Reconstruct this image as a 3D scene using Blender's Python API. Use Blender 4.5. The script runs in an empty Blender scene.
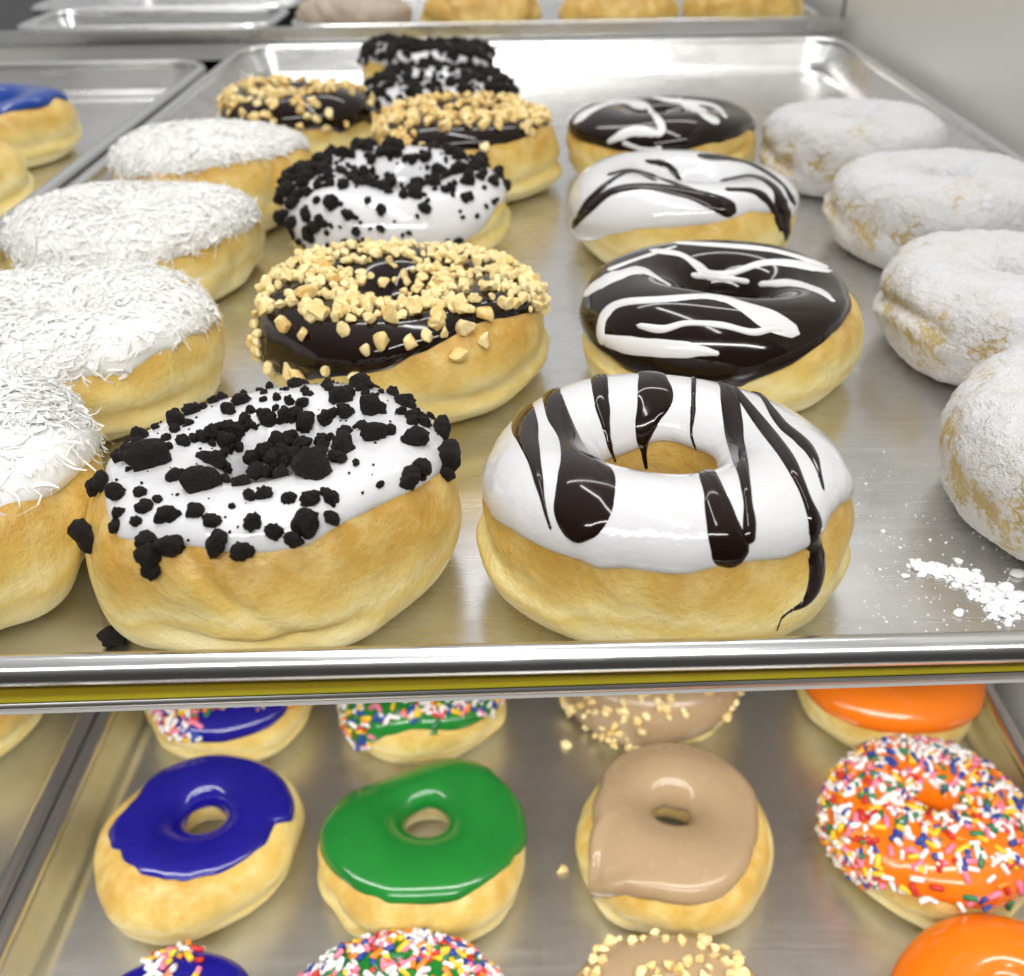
import bpy, bmesh, math, random
import numpy as np
from mathutils import Vector, Matrix, Quaternion
from mathutils.bvhtree import BVHTree

random.seed(7)
SC = bpy.context.scene
COL = SC.collection
PI = math.pi

# ------------------------------------------------------------------ camera
F_PX = 960.33
CAM_H = 0.15847                       # above the floor of the upper sheet pan (z = 0)
cF = Vector((-0.01065763, 0.82297592, -0.56797628)).normalized()
cU = Vector((0.01131116, 0.56807142, 0.82290153)).normalized()
cR = Vector((0.99987923, 0.00234571, -0.0153631)).normalized()
CAM = Vector((0, 0, CAM_H))
cam_d = bpy.data.cameras.new('camera')
cam = bpy.data.objects.new('camera', cam_d)
COL.objects.link(cam)
M = Matrix.Identity(4)
for i in range(3):
    M[i][0], M[i][1], M[i][2], M[i][3] = cR[i], cU[i], -cF[i], CAM[i]
cam.matrix_world = M
cam_d.sensor_fit = 'HORIZONTAL'
cam_d.sensor_width = 36.0
cam_d.lens = 36.0 * F_PX / 1024
cam_d.clip_start = 0.01
cam_d.clip_end = 50
cam_d.dof.use_dof = True
cam_d.dof.focus_distance = 0.235
cam_d.dof.aperture_fstop = 16.0
SC.camera = cam


def ray(px, py):
    return (cF + cR * ((px - 512) / F_PX) - cU * ((py - 488) / F_PX)).normalized()


def proj(p):
    d = p - CAM
    z = d.dot(cF)
    return 512 + F_PX * d.dot(cR) / z, 488 - F_PX * d.dot(cU) / z, z


# ------------------------------------------------------------------ materials
class NT:
    def __init__(s, name):
        s.m = bpy.data.materials.new(name)
        s.m.use_nodes = True
        s.t = s.m.node_tree
        s.b = s.t.nodes['Principled BSDF']

    def n(s, typ, **kw):
        o = s.t.nodes.new(typ)
        for k, v in kw.items():
            setattr(o, k, v)
        return o

    def l(s, a, b):
        s.t.links.new(a, b)

    def set(s, **kw):
        for k, v in kw.items():
            k = k.replace('_', ' ')
            inp = s.b.inputs[k]
            if hasattr(inp.default_value, '__len__') and len(v) == 3 and len(inp.default_value) == 4:
                v = (*v, 1)
            inp.default_value = v
        return s

    def coords(s, scale=(1, 1, 1), kind='Object'):
        tc = s.n('ShaderNodeTexCoord')
        mp = s.n('ShaderNodeMapping')
        mp.inputs['Scale'].default_value = scale
        s.l(tc.outputs[kind], mp.inputs[0])
        return mp.outputs[0]

    def noise(s, vec, scale, detail=4, rough=.55, dist=0):
        o = s.n('ShaderNodeTexNoise')
        o.inputs['Scale'].default_value = scale
        o.inputs['Detail'].default_value = detail
        o.inputs['Roughness'].default_value = rough
        o.inputs['Distortion'].default_value = dist
        if vec is not None:
            s.l(vec, o.inputs['Vector'])
        return o.outputs['Fac']

    def ramp(s, fac, stops, interp='LINEAR'):
        o = s.n('ShaderNodeValToRGB')
        o.color_ramp.interpolation = interp
        e = o.color_ramp.elements
        while len(e) < len(stops):
            e.new(.5)
        for el, (p, c) in zip(e, stops):
            el.position = p
            el.color = (*c, 1) if len(c) == 3 else c
        s.l(fac, o.inputs[0])
        return o.outputs['Color']

    def math(s, op, a, b=None, c=None, clamp=False):
        o = s.n('ShaderNodeMath', operation=op)
        o.use_clamp = clamp
        for i, v in enumerate((a, b, c)):
            if v is None:
                continue
            if isinstance(v, (int, float)):
                o.inputs[i].default_value = v
            else:
                s.l(v, o.inputs[i])
        return o.outputs[0]

    def mix(s, fac, a, b, mode='MIX'):
        o = s.n('ShaderNodeMix', data_type='RGBA', blend_type=mode)
        for sock, v in ((o.inputs[0], fac), (o.inputs[6], a), (o.inputs[7], b)):
            if isinstance(v, (int, float)):
                sock.default_value = v
            elif isinstance(v, tuple):
                sock.default_value = (*v, 1)
            else:
                s.l(v, sock)
        return o.outputs[2]

    def bump(s, height, strength=.3, dist=.001, prev=None):
        o = s.n('ShaderNodeBump')
        o.inputs['Strength'].default_value = strength
        o.inputs['Distance'].default_value = dist
        s.l(height, o.inputs['Height'])
        if prev is not None:
            s.l(prev, o.inputs['Normal'])
        s.l(o.outputs[0], s.b.inputs['Normal'])
        return o.outputs[0]

    def color(s, sock):
        s.l(sock, s.b.inputs['Base Color'])


def mat_dough(name, tint=1.0):
    k = NT(name)
    v = k.coords()
    sep = k.n('ShaderNodeSeparateXYZ')
    k.l(v, sep.inputs[0])
    big = k.noise(v, 45, 3, .5)
    zz = k.math('MULTIPLY', sep.outputs['Z'], 1 / .037)
    zz = k.math('ADD', zz, k.math('MULTIPLY', k.math('SUBTRACT', big, .5), .62), clamp=True)
    # fried crust: golden sides, a paler ring round the waist, brown shoulder
    base = k.ramp(zz, [(0, (.82, .66, .26)), (.14, (.91, .82, .50)), (.28, (.87, .735, .345)), (.38, (.79, .61, .205)),
                       (.47, (.89, .765, .38)), (.58, (.79, .59, .185)), (.70, (.70, .465, .115)), (.88, (.58, .335, .065))])
    mott = k.noise(v, 120, 6, .65)
    base = k.mix(k.math('MULTIPLY', k.ramp(mott, [(.45, (0, 0, 0)), (.68, (1, 1, 1))]), .4), base, (.89, .78, .39))
    sp = k.noise(v, 55, 7, .72, .5)
    base = k.mix(k.math('MULTIPLY', k.ramp(sp, [(.54, (0, 0, 0)), (.78, (1, 1, 1))]), .38), base, (.66, .43, .10))
    dk = k.noise(v, 620, 4, .65)
    base = k.mix(k.math('MULTIPLY', k.ramp(dk, [(.60, (0, 0, 0)), (.74, (1, 1, 1))]), .24), base, (.56, .35, .085))
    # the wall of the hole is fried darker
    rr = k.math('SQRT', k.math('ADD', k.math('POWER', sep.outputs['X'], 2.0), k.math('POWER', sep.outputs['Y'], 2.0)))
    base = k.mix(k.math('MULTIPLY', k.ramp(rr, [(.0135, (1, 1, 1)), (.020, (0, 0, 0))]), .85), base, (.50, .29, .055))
    k.color(base)
    k.set(Roughness=.36, Subsurface_Weight=.15, Subsurface_Radius=(.006, .0035, .0015), Subsurface_Scale=.6, Specular_IOR_Level=.35)
    h1 = k.noise(v, 500, 4, .6)
    h2 = k.noise(v, 130, 4, .55)
    b1 = k.bump(h2, .38, .0020)
    b2 = k.bump(h1, .6, .0007, b1)
    pores = k.ramp(k.noise(v, 950, 2, .5), [(.64, (1, 1, 1)), (.72, (0, 0, 0))])
    k.bump(pores, .35, .0005, b2)
    return k.m


def mat_icing(name, col, rough=.16, sss=.0, bump=.15, coat=.0, var=.06, spec=.5):
    k = NT(name)
    v = k.coords()
    n = k.noise(v, 60, 3)
    c2 = tuple(min(1, c * (1 - var * 2)) for c in col)
    k.color(k.mix(n, col, c2))
    k.set(Subsurface_Weight=sss, Subsurface_Radius=(.004, .004, .0035), Subsurface_Scale=.5, Specular_IOR_Level=spec)
    dull = k.ramp(k.noise(v, 120, 5, .65, .5), [(.52, (0, 0, 0)), (.72, (1, 1, 1))])
    k.l(k.math('ADD', k.math('MULTIPLY_ADD', k.noise(v, 90, 3), .12, rough - .06), k.math('MULTIPLY', dull, .14)), k.b.inputs['Roughness'])
    if coat:
        k.set(Coat_Weight=coat, Coat_Roughness=.05)
    b1 = k.bump(k.noise(v, 65, 4), bump, .0032)
    b2 = k.bump(k.noise(v, 330, 3), bump, .0004, b1)
    pit = k.ramp(k.noise(v, 800, 1, .5), [(.70, (1, 1, 1)), (.80, (0, 0, 0))])
    k.bump(pit, bump * .8, .0003, b2)
    return k.m


def mat_simple(name, col, rough=.5, var=.25, scale=300, bump=.3, bd=.0005, sss=0, spec=.5, rnd=.0, world=False):
    k = NT(name)
    v = k.n('ShaderNodeNewGeometry').outputs['Position'] if world else k.coords()
    n = k.noise(v, scale, 4)
    c = k.mix(n, tuple(x * (1 - var) for x in col), tuple(min(1, x * (1 + var)) for x in col))
    if rnd:
        oi = k.n('ShaderNodeObjectInfo')
        c = k.mix(k.math('MULTIPLY', oi.outputs['Random'], rnd), c, tuple(x * .55 for x in col))
    k.color(c)
    k.set(Roughness=rough, Specular_IOR_Level=spec, Subsurface_Weight=sss, Subsurface_Scale=.5, Subsurface_Radius=(.003, .003, .002))
    k.bump(k.noise(v, scale * 1.6, 4, .65), bump, bd)
    return k.m


def mat_alu(name, col=(.72, .715, .70), rough=.27, brush=(14, 500, 60), rvar=.16, bump=.06, grime=.0):
    k = NT(name)
    v = k.coords()
    st = k.coords(brush)
    n1 = k.noise(st, 1.0, 5, .6)
    n2 = k.noise(v, 9, 4, .6, .6)
    n3 = k.noise(v, 60, 5, .6)
    c = k.mix(n2, col, tuple(x * .86 for x in col))
    if grime:
        stain = k.ramp(k.noise(v, 34, 6, .7, .8), [(.60, (0, 0, 0)), (.68, (1, 1, 1))])
        c = k.mix(k.math('MULTIPLY', stain, grime * .9), c, (.42, .36, .26))
        c = k.mix(k.math('MULTIPLY', k.ramp(n3, [(.45, (0, 0, 0)), (.75, (1, 1, 1))]), grime), c, (.38, .33, .25))
    k.color(c)
    k.set(Metallic=1.0)
    r = k.math('MULTIPLY_ADD', n2, rvar, rough - rvar / 2)
    r = k.math('MULTIPLY_ADD', n1, .10, k.math('SUBTRACT', r, .05))
    sc1 = k.ramp(k.noise(k.coords((30, 900, 60)), 1.0, 2, .5, 1.2), [(.60, (0, 0, 0)), (.66, (1, 1, 1))])
    r = k.math('ADD', r, k.math('MULTIPLY', sc1, .05))
    k.l(r, k.b.inputs['Roughness'])
    b = k.bump(n1, bump, .0006)
    k.bump(k.noise(v, 25, 3), bump * .8, .002, b)
    return k.m


def mat_powder():
    k = NT('powdered_sugar')
    v = k.coords()
    n1 = k.noise(v, 70, 6, .7, .5)
    n2 = k.noise(v, 600, 4, .7)
    n3 = k.noise(v, 26, 3, .5)
    sep = k.n('ShaderNodeSeparateXYZ')
    k.l(v, sep.inputs[0])
    zz = k.math('MULTIPLY', sep.outputs['Z'], 1 / .037)
    # sugar wears thin round the waist
    waist = k.math('SUBTRACT', 1.0, k.math('MULTIPLY', k.math('ABSOLUTE', k.math('SUBTRACT', zz, .50)), 3.2), clamp=True)
    cov = k.math('ADD', n1, k.math('MULTIPLY', k.math('SUBTRACT', n2, .5), .40))
    cov = k.math('ADD', cov, k.math('MULTIPLY', k.math('SUBTRACT', n3, .5), .45))
    cov = k.math('ADD', k.math('SUBTRACT', cov, k.math('MULTIPLY', waist, .13)), .028)
    # cracks in the caked sugar
    vo = k.n('ShaderNodeTexVoronoi', feature='DISTANCE_TO_EDGE')
    vo.inputs['Scale'].default_value = 150
    dv = k.n('ShaderNodeVectorMath', operation='ADD')
    nz = k.n('ShaderNodeTexNoise')
    nz.inputs['Scale'].default_value = 130
    nz.inputs['Detail'].default_value = 4
    k.l(v, nz.inputs['Vector'])
    sc_ = k.n('ShaderNodeVectorMath', operation='SCALE')
    sc_.inputs['Scale'].default_value = .016
    k.l(nz.outputs['Color'], sc_.inputs[0])
    k.l(v, dv.inputs[0])
    k.l(sc_.outputs[0], dv.inputs[1])
    k.l(dv.outputs[0], vo.inputs['Vector'])
    crack = k.ramp(vo.outputs['Distance'], [(.0, (1, 1, 1)), (.09, (0, 0, 0))])
    crm = k.math('MULTIPLY', crack, k.ramp(k.noise(v, 40, 3), [(.48, (0, 0, 0)), (.62, (1, 1, 1))]))
    cov = k.math('SUBTRACT', cov, k.math('MULTIPLY', crm, .13))
    fac = k.ramp(cov, [(.285, (0, 0, 0)), (.345, (.70, .70, .70)), (.44, (.92, .92, .92)), (.56, (1, 1, 1))])
    dcol = k.mix(k.noise(v, 120, 3), (.50, .37, .15), (.64, .52, .30))
    k.color(k.mix(fac, dcol, k.mix(k.noise(v, 420, 6, .75), (.62, .62, .635), (.82, .82, .835))))
    k.set(Roughness=.85, Specular_IOR_Level=.2, Subsurface_Weight=.08, Subsurface_Scale=.4, Subsurface_Radius=(.004, .003, .002))
    b = k.bump(cov, .9, .0026)
    b = k.bump(k.noise(v, 1500, 3, .7), .5, .0004, b)
    return k.m


MAT = {}
MAT['dough'] = mat_dough('fried_dough')
MAT['white'] = mat_icing('white_icing', (.74, .74, .755), .12, .15, .25, .5, .015)
MAT['choc'] = mat_icing('chocolate_icing', (.012, .0045, .003), .12, 0, .0, .5, .2, .16)
MAT['drizzle_dark'] = mat_icing('chocolate_drizzle', (.014, .005, .003), .11, 0, .0, .4, .2, .18)
MAT['drizzle_white'] = mat_icing('white_drizzle', (.78, .77, .77), .22, .1, .08, .2, .03)
MAT['blue'] = mat_icing('blue_icing', (.013, .009, .30), .14, 0, .0, .35, .25, .45)
MAT['bluecyan'] = mat_icing('sky_blue_icing', (.006, .055, .33), .2, 0, .0, .25, .12, .45)
MAT['green'] = mat_icing('green_icing', (.014, .235, .032), .15, .03, .0, .35, .16, .45)
MAT['maple'] = mat_icing('maple_icing', (.43, .305, .175), .2, .08, .08, .15, .04, .45)
MAT['orange'] = mat_icing('orange_icing', (.86, .195, .006), .15, .05, .0, .25, .05, .45)
MAT['coco_icing'] = mat_icing('glaze_under_coconut', (.86, .86, .84), .28, .2, .15, .1, .03)
MAT['crumb'] = mat_simple('cookie_crumb', (.0140, .0096, .0076), .62, .6, 900, 1.0, .0012, 0, .28, .2, True)
MAT['nut'] = mat_simple('chopped_peanut', (.88, .68, .33), .40, .16, 420, .35, .0005, .10, .4, .55, True)
def mat_coco():
    k = NT('coconut_shred')
    v = k.coords()
    c = k.mix(k.noise(v, 200, 3), (.97, .97, .955), (.94, .935, .91))
    df, tr = k.n('ShaderNodeBsdfDiffuse'), k.n('ShaderNodeBsdfTranslucent')
    k.l(c, df.inputs['Color'])
    k.l(c, tr.inputs['Color'])
    gl = k.n('ShaderNodeBsdfGlossy')
    gl.inputs['Roughness'].default_value = .35
    m1, m2 = k.n('ShaderNodeMixShader'), k.n('ShaderNodeMixShader')
    m1.inputs[0].default_value = .22
    m2.inputs[0].default_value = .05
    k.l(df.outputs[0], m1.inputs[1])
    k.l(tr.outputs[0], m1.inputs[2])
    k.l(m1.outputs[0], m2.inputs[1])
    k.l(gl.outputs[0], m2.inputs[2])
    k.l(m2.outputs[0], k.t.nodes['Material Output'].inputs['Surface'])
    return k.m


def mat_nut():
    k = NT('chopped_peanut')
    v = k.n('ShaderNodeNewGeometry').outputs['Position']
    oi = k.n('ShaderNodeObjectInfo')
    tone = k.math('ADD', k.math('MULTIPLY', oi.outputs['Random'], .35), k.noise(v, 210, 3, .6))
    c = k.ramp(tone, [(.40, (.92, .78, .44)), (.72, (.89, .70, .32)), (.92, (.80, .53, .18)), (.99, (.50, .25, .07))])
    c = k.mix(k.math('MULTIPLY', k.ramp(k.noise(v, 900, 3), [(.58, (0, 0, 0)), (.72, (1, 1, 1))]), .4), c, (.60, .34, .11))
    k.color(c)
    k.set(Roughness=.40, Specular_IOR_Level=.4, Subsurface_Weight=.1, Subsurface_Scale=.5, Subsurface_Radius=(.003, .002, .001))
    k.bump(k.noise(v, 700, 4, .65), .4, .0006)
    return k.m


MAT['nut'] = mat_nut()
MAT['coconut'] = mat_coco()
MAT['powder'] = mat_powder()
MAT['sugar'] = mat_simple('spilled_sugar', (.86, .86, .87), .9, .04, 900, .6, .0006, .1, .2)
SPR = [('white', (.84, .80, .78), 9), ('pink', (.80, .22, .32), 3.5), ('yellow', (.86, .55, .03), 3), ('blue', (.02, .06, .32), 3),
       ('green', (.03, .19, .07), 2), ('red', (.55, .03, .02), 1.6), ('orange', (.87, .24, .02), 2)]
for n_, c_, w_ in SPR:
    MAT['spr_' + n_] = mat_simple('sprinkle_' + n_, c_, .35, .05, 200, .05, .0002, .05, .45, 0, True)
MAT['alu'] = mat_alu('pan_aluminium', (.80, .795, .785), .27, (9, 260, 60), .28, .035, .20)
MAT['alu_rim'] = mat_alu('rim_aluminium', (.80, .80, .79), .20, (9, 300, 300), .12, .05)
MAT['alu_back'] = mat_alu('back_pan_aluminium', (.78, .78, .78), .24, (9, 300, 60), .14, .06)
MAT['shelf'] = mat_alu('shelf_steel', (.58, .575, .56), .34, (7, 300, 60), .12, .05)
MAT['riser'] = mat_simple('grey_riser_paint', (.50, .50, .48), .35, .06, 40, .1)
MAT['paint'] = mat_simple('light_shelf_paint', (.82, .81, .78), .45, .04, 40, .1)
MAT['alu_low'] = mat_alu('lower_pan_aluminium', (.74, .735, .72), .36, (9, 260, 60), .16, .05, .25)
MAT['chrome'] = mat_alu('lip_steel', (.86, .85, .83), .34, (6, 500, 500), .10, .04)
MAT['yellow'] = mat_icing('yellow_strip', (.42, .30, .014), .25, 0, .05, .2, .1)
MAT['yellow_lit_edge'] = mat_icing('yellow_lit_edge', (.62, .54, .03), .3, 0, .05, .2, .1)  # brighter copy of the strip yellow: light on its lower edge, put into colour
MAT['dark'] = mat_simple('black_shelf_paint', (.012, .012, .013), .5, .2, 60, .1)
MAT['joint'] = mat_simple('grey_joint_trim', (.22, .22, .21), .4, .1, 80, .1)
MAT['bun'] = mat_dough('baked_pastry')
MAT['sugarbun'] = mat_simple('sugar_glazed_crust', (.44, .36, .28), .55, .35, 70, .5, .003)


def mat_wall():
    k = NT('case_wall_laminate')
    v = k.coords()
    n = k.noise(k.coords((1, 3, 1.2)), 3.5, 3, .5)
    k.color(k.mix(n, (.66, .66, .63), (.73, .73, .70)))
    k.set(Specular_IOR_Level=.55)
    k.l(k.math('MULTIPLY_ADD', k.noise(v, 8, 4), .14, .24), k.b.inputs['Roughness'])
    k.bump(k.noise(v, 12, 3), .12, .004)
    return k.m


MAT['wall'] = mat_wall()


# ------------------------------------------------------------------ object helpers
def link_mesh(name, verts, faces, mat, parent=None, smooth=True, mats=None, mat_idx=None):
    me = bpy.data.meshes.new(name)
    me.from_pydata([tuple(v) for v in verts], [], [tuple(int(i) for i in f) for f in faces])
    if mats:
        for m in mats:
            me.materials.append(m)
        if mat_idx is not None:
            me.polygons.foreach_set('material_index', np.asarray(mat_idx, dtype=np.int32))
    elif mat is not None:
        me.materials.append(mat)
    if smooth:
        me.polygons.foreach_set('use_smooth', np.ones(len(me.polygons), dtype=bool))
    me.update()
    o = bpy.data.objects.new(name, me)
    COL.objects.link(o)
    if parent is not None:
        o.parent = parent
    return o


def tag(o, label=None, cat=None, group=None, kind=None):
    for k, v in (('label', label), ('category', cat), ('group', group), ('kind', kind)):
        if v:
            o[k] = v
    return o


def empty(name, loc, rot=(0, 0, 0)):
    o = bpy.data.objects.new(name, None)
    o.empty_display_size = .01
    o.location = loc
    o.rotation_euler = rot
    COL.objects.link(o)
    return o


def mat_of(loc, rot):
    from mathutils import Euler
    return Matrix.Translation(loc) @ Euler(rot).to_matrix().to_4x4()


class Waves:
    """smooth random field made of plane waves (vectorised noise)"""
    def __init__(s, rng, freq, n=14):
        d = rng.normal(size=(n, 3))
        d /= np.linalg.norm(d, axis=1)[:, None]
        s.k = d * (freq * rng.uniform(.55, 1.5, size=(n, 1)))
        s.ph = rng.uniform(0, 2 * PI, n)
        s.a = math.sqrt(2.0 / n)

    def __call__(s, P):
        sh = P.shape[:-1]
        q = np.sin(P.reshape(-1, 3) @ s.k.T + s.ph).sum(1) * s.a
        return q.reshape(sh)


def spow(v, e):
    return np.sign(v) * np.abs(v) ** e


def grid_faces(na, nt, wrap_t=True):
    f = []
    for i in range(na):
        i2 = (i + 1) % na
        for j in range(nt if wrap_t else nt - 1):
            j2 = (j + 1) % nt
            f.append((i * nt + j, i2 * nt + j, i2 * nt + j2, i * nt + j2))
    return f


# ------------------------------------------------------------------ topping pieces
def ico(sub):
    bm = bmesh.new()
    bmesh.ops.create_icosphere(bm, subdivisions=sub, radius=1)
    v = np.array([x.co[:] for x in bm.verts])
    f = [tuple(x.index for x in p.verts) for p in bm.faces]
    bm.free()
    return v, f


def make_crumb(seed):
    rng = np.random.default_rng(seed)
    v, f = ico(3)
    s = np.array([1, rng.uniform(.72, 1), rng.uniform(.6, .85)])
    v = v * s
    for _ in range(4):
        d = rng.normal(size=3)
        d /= np.linalg.norm(d)
        h = rng.uniform(.62, .9)
        o = np.maximum(v @ d - h, 0)
        v = v - o[:, None] * d * .8
    w1, w2, w3 = Waves(rng, 3.2), Waves(rng, 8), Waves(rng, 18)
    v = v * (1 + .10 * w1(v) + .08 * w2(v) + .055 * w3(v))[:, None]
    return v, f


def make_nut(seed):
    rng = np.random.default_rng(seed)
    v, f = ico(3)
    v = v * np.array([1, rng.uniform(.62, .9), rng.uniform(.5, .75)])
    for _ in range(8):
        d = rng.normal(size=3)
        d /= np.linalg.norm(d)
        h = rng.uniform(.30, .60)
        o = np.maximum(v @ d - h, 0)
        v = v - o[:, None] * d
    w2 = Waves(rng, 9)
    v = v * 1.12 * (1 + .02 * w2(v))[:, None]
    return v, f


def make_sprinkle():
    v, f = [], []
    n = 8
    prof = [(-1, 0), (-.95, .26), (-.80, .43), (.80, .43), (.95, .26), (1, 0)]
    for x, r in prof:
        for i in range(n):
            a = 2 * PI * i / n
            v.append((x, r * math.cos(a), r * math.sin(a)))
    for k in range(len(prof) - 1):
        for i in range(n):
            j = (i + 1) % n
            f.append((k * n + i, k * n + j, (k + 1) * n + j, (k + 1) * n + i))
    return np.array(v), f


def proto_mesh(name, vf, mat, smooth=True):
    me = bpy.data.meshes.new(name)
    me.from_pydata([tuple(x) for x in vf[0]], [], vf[1])
    me.materials.append(mat)
    me.polygons.foreach_set('use_smooth', np.full(len(me.polygons), smooth, dtype=bool))
    me.update()
    return me


CR = [make_crumb(i) for i in range(8)]
NU = [make_nut(50 + i) for i in range(9)]
SP = make_sprinkle()
PIECE = {}
PIECE['cookie_crumb'] = [(v, proto_mesh('cookie_crumb', v, MAT['crumb']), 'crumb') for v in CR]
PIECE['peanut_piece'] = [(v, proto_mesh('peanut_piece', v, MAT['nut'], False), 'nut') for v in NU]
PIECE['sprinkle'] = []
for n_, c_, w_ in SPR:
    me_ = proto_mesh('sprinkle', SP, MAT['spr_' + n_])
    for _ in range(int(round(w_ * 2))):
        PIECE['sprinkle'].append((SP, me_, 'spr_' + n_))


def rand_quat(rng):
    q = rng.normal(size=4)
    q /= np.linalg.norm(q)
    return Quaternion(q)


# ------------------------------------------------------------------ doughnut
class Donut:
    def __init__(s, name, label, cat, x, y, Ro, H, floor=0.0, seed=0, hole=.22, tilt=(0, 0), group=None, n=2.15, lump=1.0, wedge=(0.0, -.09), hole_off=0.0):
        s.rng = np.random.default_rng(seed + 1000)
        s.Ro, s.H, s.hole, s.n = Ro, H, hole, n
        s.root = empty(name, (x, y, floor), (tilt[0], tilt[1], 0))
        tag(s.root, label, cat, group)
        s.M = mat_of((x, y, floor), (tilt[0], tilt[1], 0))
        s.Mi = s.M.inverted()
        rng = s.rng
        s.w_low = Waves(rng, 75)
        s.w_mid = Waves(rng, 190)
        s.w_hi = Waves(rng, 520)
        s.w_cr = Waves(rng, 60)
        s.w_f1, s.w_f2 = Waves(rng, 55), Waves(rng, 45)
        s.ell = rng.uniform(-.025, .025)
        s.ph = rng.uniform(0, 2 * PI)
        s.lump = lump
        s.wedge = wedge
        s.hole_off = hole_off
        s.parts_world = []
        s.icing_fn = None

    def base(s, a, t, detail=True):
        """dough surface: returns P, N for arrays a (round the ring), t (round the section)"""
        Ro, H = s.Ro, s.H
        rc, w = Ro * (1 + s.hole) / 2, Ro * (1 - s.hole) / 2
        h = H / 2
        ct, st = np.cos(t), np.sin(t)
        n = np.where(st < 0, 2.7, s.n)
        cx, cz = spow(ct, 2 / n), spow(st, 2 / n)
        wob = 1 + s.ell * np.cos(2 * a + s.ph)
        r = rc * wob + w * cx
        z = (h + h * cz) * (1 + (s.wedge[0] * r * np.cos(a) + s.wedge[1] * r * np.sin(a)) / Ro)
        gx, gz = spow(cx, n - 1) / w, spow(cz, n - 1) / h
        gl = np.sqrt(gx * gx + gz * gz) + 1e-9
        gx, gz = gx / gl, gz / gl
        shf = s.hole_off * np.clip((Ro - r) / (Ro * (1 - s.hole)), 0, 1.1)
        P = np.stack([r * np.cos(a), r * np.sin(a) + shf, z], -1)
        N = np.stack([gx * np.cos(a), gx * np.sin(a), gz], -1)
        d = s.w_low(P) * .0013 * s.lump
        outer = np.clip(ct * 1.5, 0, 1)
        if detail:
            d = d + s.w_mid(P) * .00036 * s.lump + s.w_hi(P) * .00010
            # the crease round the waist where the two fried halves meet
            zc = (.40 + .10 * s.w_cr(P * np.array([1, 1, .15]))) * H
            amp = np.clip(.5 + .9 * s.w_low(P[..., [1, 2, 0]]), 0, 1.3) * .0017
            # soft folds of the skin
            fm = np.clip(s.w_f2(P) * 1.2 - .1, 0, 1)
            d = d - outer * fm * .0011 * np.exp(-(s.w_f1(P * np.array([1, 1, 1.5])) / .22) ** 2)
            d = d + outer * s.w_mid(P * np.array([1, 1, 1.6])) * .00025 * s.lump
            d = d - outer * amp * np.exp(-((z - zc) / .0026) ** 2)
            d = d + outer * amp * .6 * np.exp(-((z - zc + .0045) / .003) ** 2)
        flat = np.clip((z - .0005) / .004, 0, 1)
        P = P + N * (d * flat)[..., None]
        return P, N

    def dough(s, mat='dough', na=180, nt=72, name='dough', parent=None):
        a = np.linspace(0, 2 * PI, na, endpoint=False)
        t = np.linspace(-PI, PI, nt, endpoint=False)
        A, T = np.meshgrid(a, t, indexing='ij')
        P, N = s.base(A, T)
        s.dA, s.dT = A.ravel(), T.ravel()
        s.na, s.nt = na, nt
        v = P.reshape(-1, 3)
        f = grid_faces(na, nt)
        s._add(v, f)
        s.dough_bvh = s._bvh([(v, f)])
        o = link_mesh(name, v, f, MAT[mat], s.root)
        return o

    def _add(s, v, f):
        s.parts_world.append((v, f))

    def _bvh(s, lst):
        V, Fc, k = [], [], 0
        for v, f in lst:
            V += [s.M @ Vector(x) for x in v]
            Fc += [tuple(i + k for i in q) for q in f]
            k += len(v)
        return BVHTree.FromPolygons(V, Fc)

    def bvh(s):
        if getattr(s, '_b', None) is None or s._bn != len(s.parts_world):
            s._b = s._bvh(s.parts_world)
            s._bn = len(s.parts_world)
        return s._b

    def at_of_pixels(s, pts):
        """(a, t) on the dough seen at the given picture points"""
        out = []
        for x, y in pts:
            loc, nrm, idx, dist = s.dough_bvh.ray_cast(CAM, ray(x, y))
            if loc is None:
                # just off the outline: nearest point of the surface
                d = ray(x, y)
                c = s.M @ Vector((0, 0, s.H / 2))
                loc, nrm, idx, dist = s.dough_bvh.find_nearest(CAM + d * (c - CAM).dot(d))
            i, j = idx // s.nt, idx % s.nt
            ql = s.Mi @ loc
            a = math.atan2(ql.y, ql.x) % (2 * PI)
            t = -PI + (j + .5) * 2 * PI / s.nt
            out.append((a, t))
        return out

    def icing(s, mat, edge=.45, var=.12, thick=.0017, t_in=PI * .98, trace=None, lobes=7, na=220, nk=44, name='icing', soft=.34, bead=.22):
        rng = s.rng
        a = np.linspace(0, 2 * PI, na, endpoint=False)
        e = np.full(na, float(edge))
        for k in range(2, 12):
            e += var * rng.normal() / k ** .8 * np.cos(k * a + rng.uniform(0, 2 * PI)) * .9
        for _ in range(lobes):
            c, wd, dp = rng.uniform(0, 2 * PI), rng.uniform(.05, .14), rng.uniform(.3, 1.3) * var
            da = (a - c + PI) % (2 * PI) - PI
            e -= dp * np.exp(-(da / wd) ** 2)
        if trace:
            at = s.at_of_pixels(trace)
            aa = np.unwrap([q[0] for q in at])
            tt = np.array([q[1] for q in at])
            if aa[-1] < aa[0]:
                aa, tt = aa[::-1], tt[::-1]
            order = np.argsort(aa)
            aa, tt = aa[order], tt[order]
            mid = (aa[0] + aa[-1]) / 2
            ar = (a - mid + PI) % (2 * PI) - PI + mid
            e2 = np.interp(ar, aa, tt)
            fade = np.clip(np.minimum(ar - aa[0], aa[-1] - ar) / .7 + 1, 0, 1)
            fade = fade * fade * (3 - 2 * fade)
            fine = e - edge
            e = e * (1 - fade) + (e2 + fine * .30) * fade
        e = np.clip(e, -.75, 1.3)
        ti = t_in + .07 * np.cos(2 * a + rng.uniform(0, 6)) + .03 * np.cos(5 * a + rng.uniform(0, 6))
        u = np.linspace(0, 1, nk)
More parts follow.
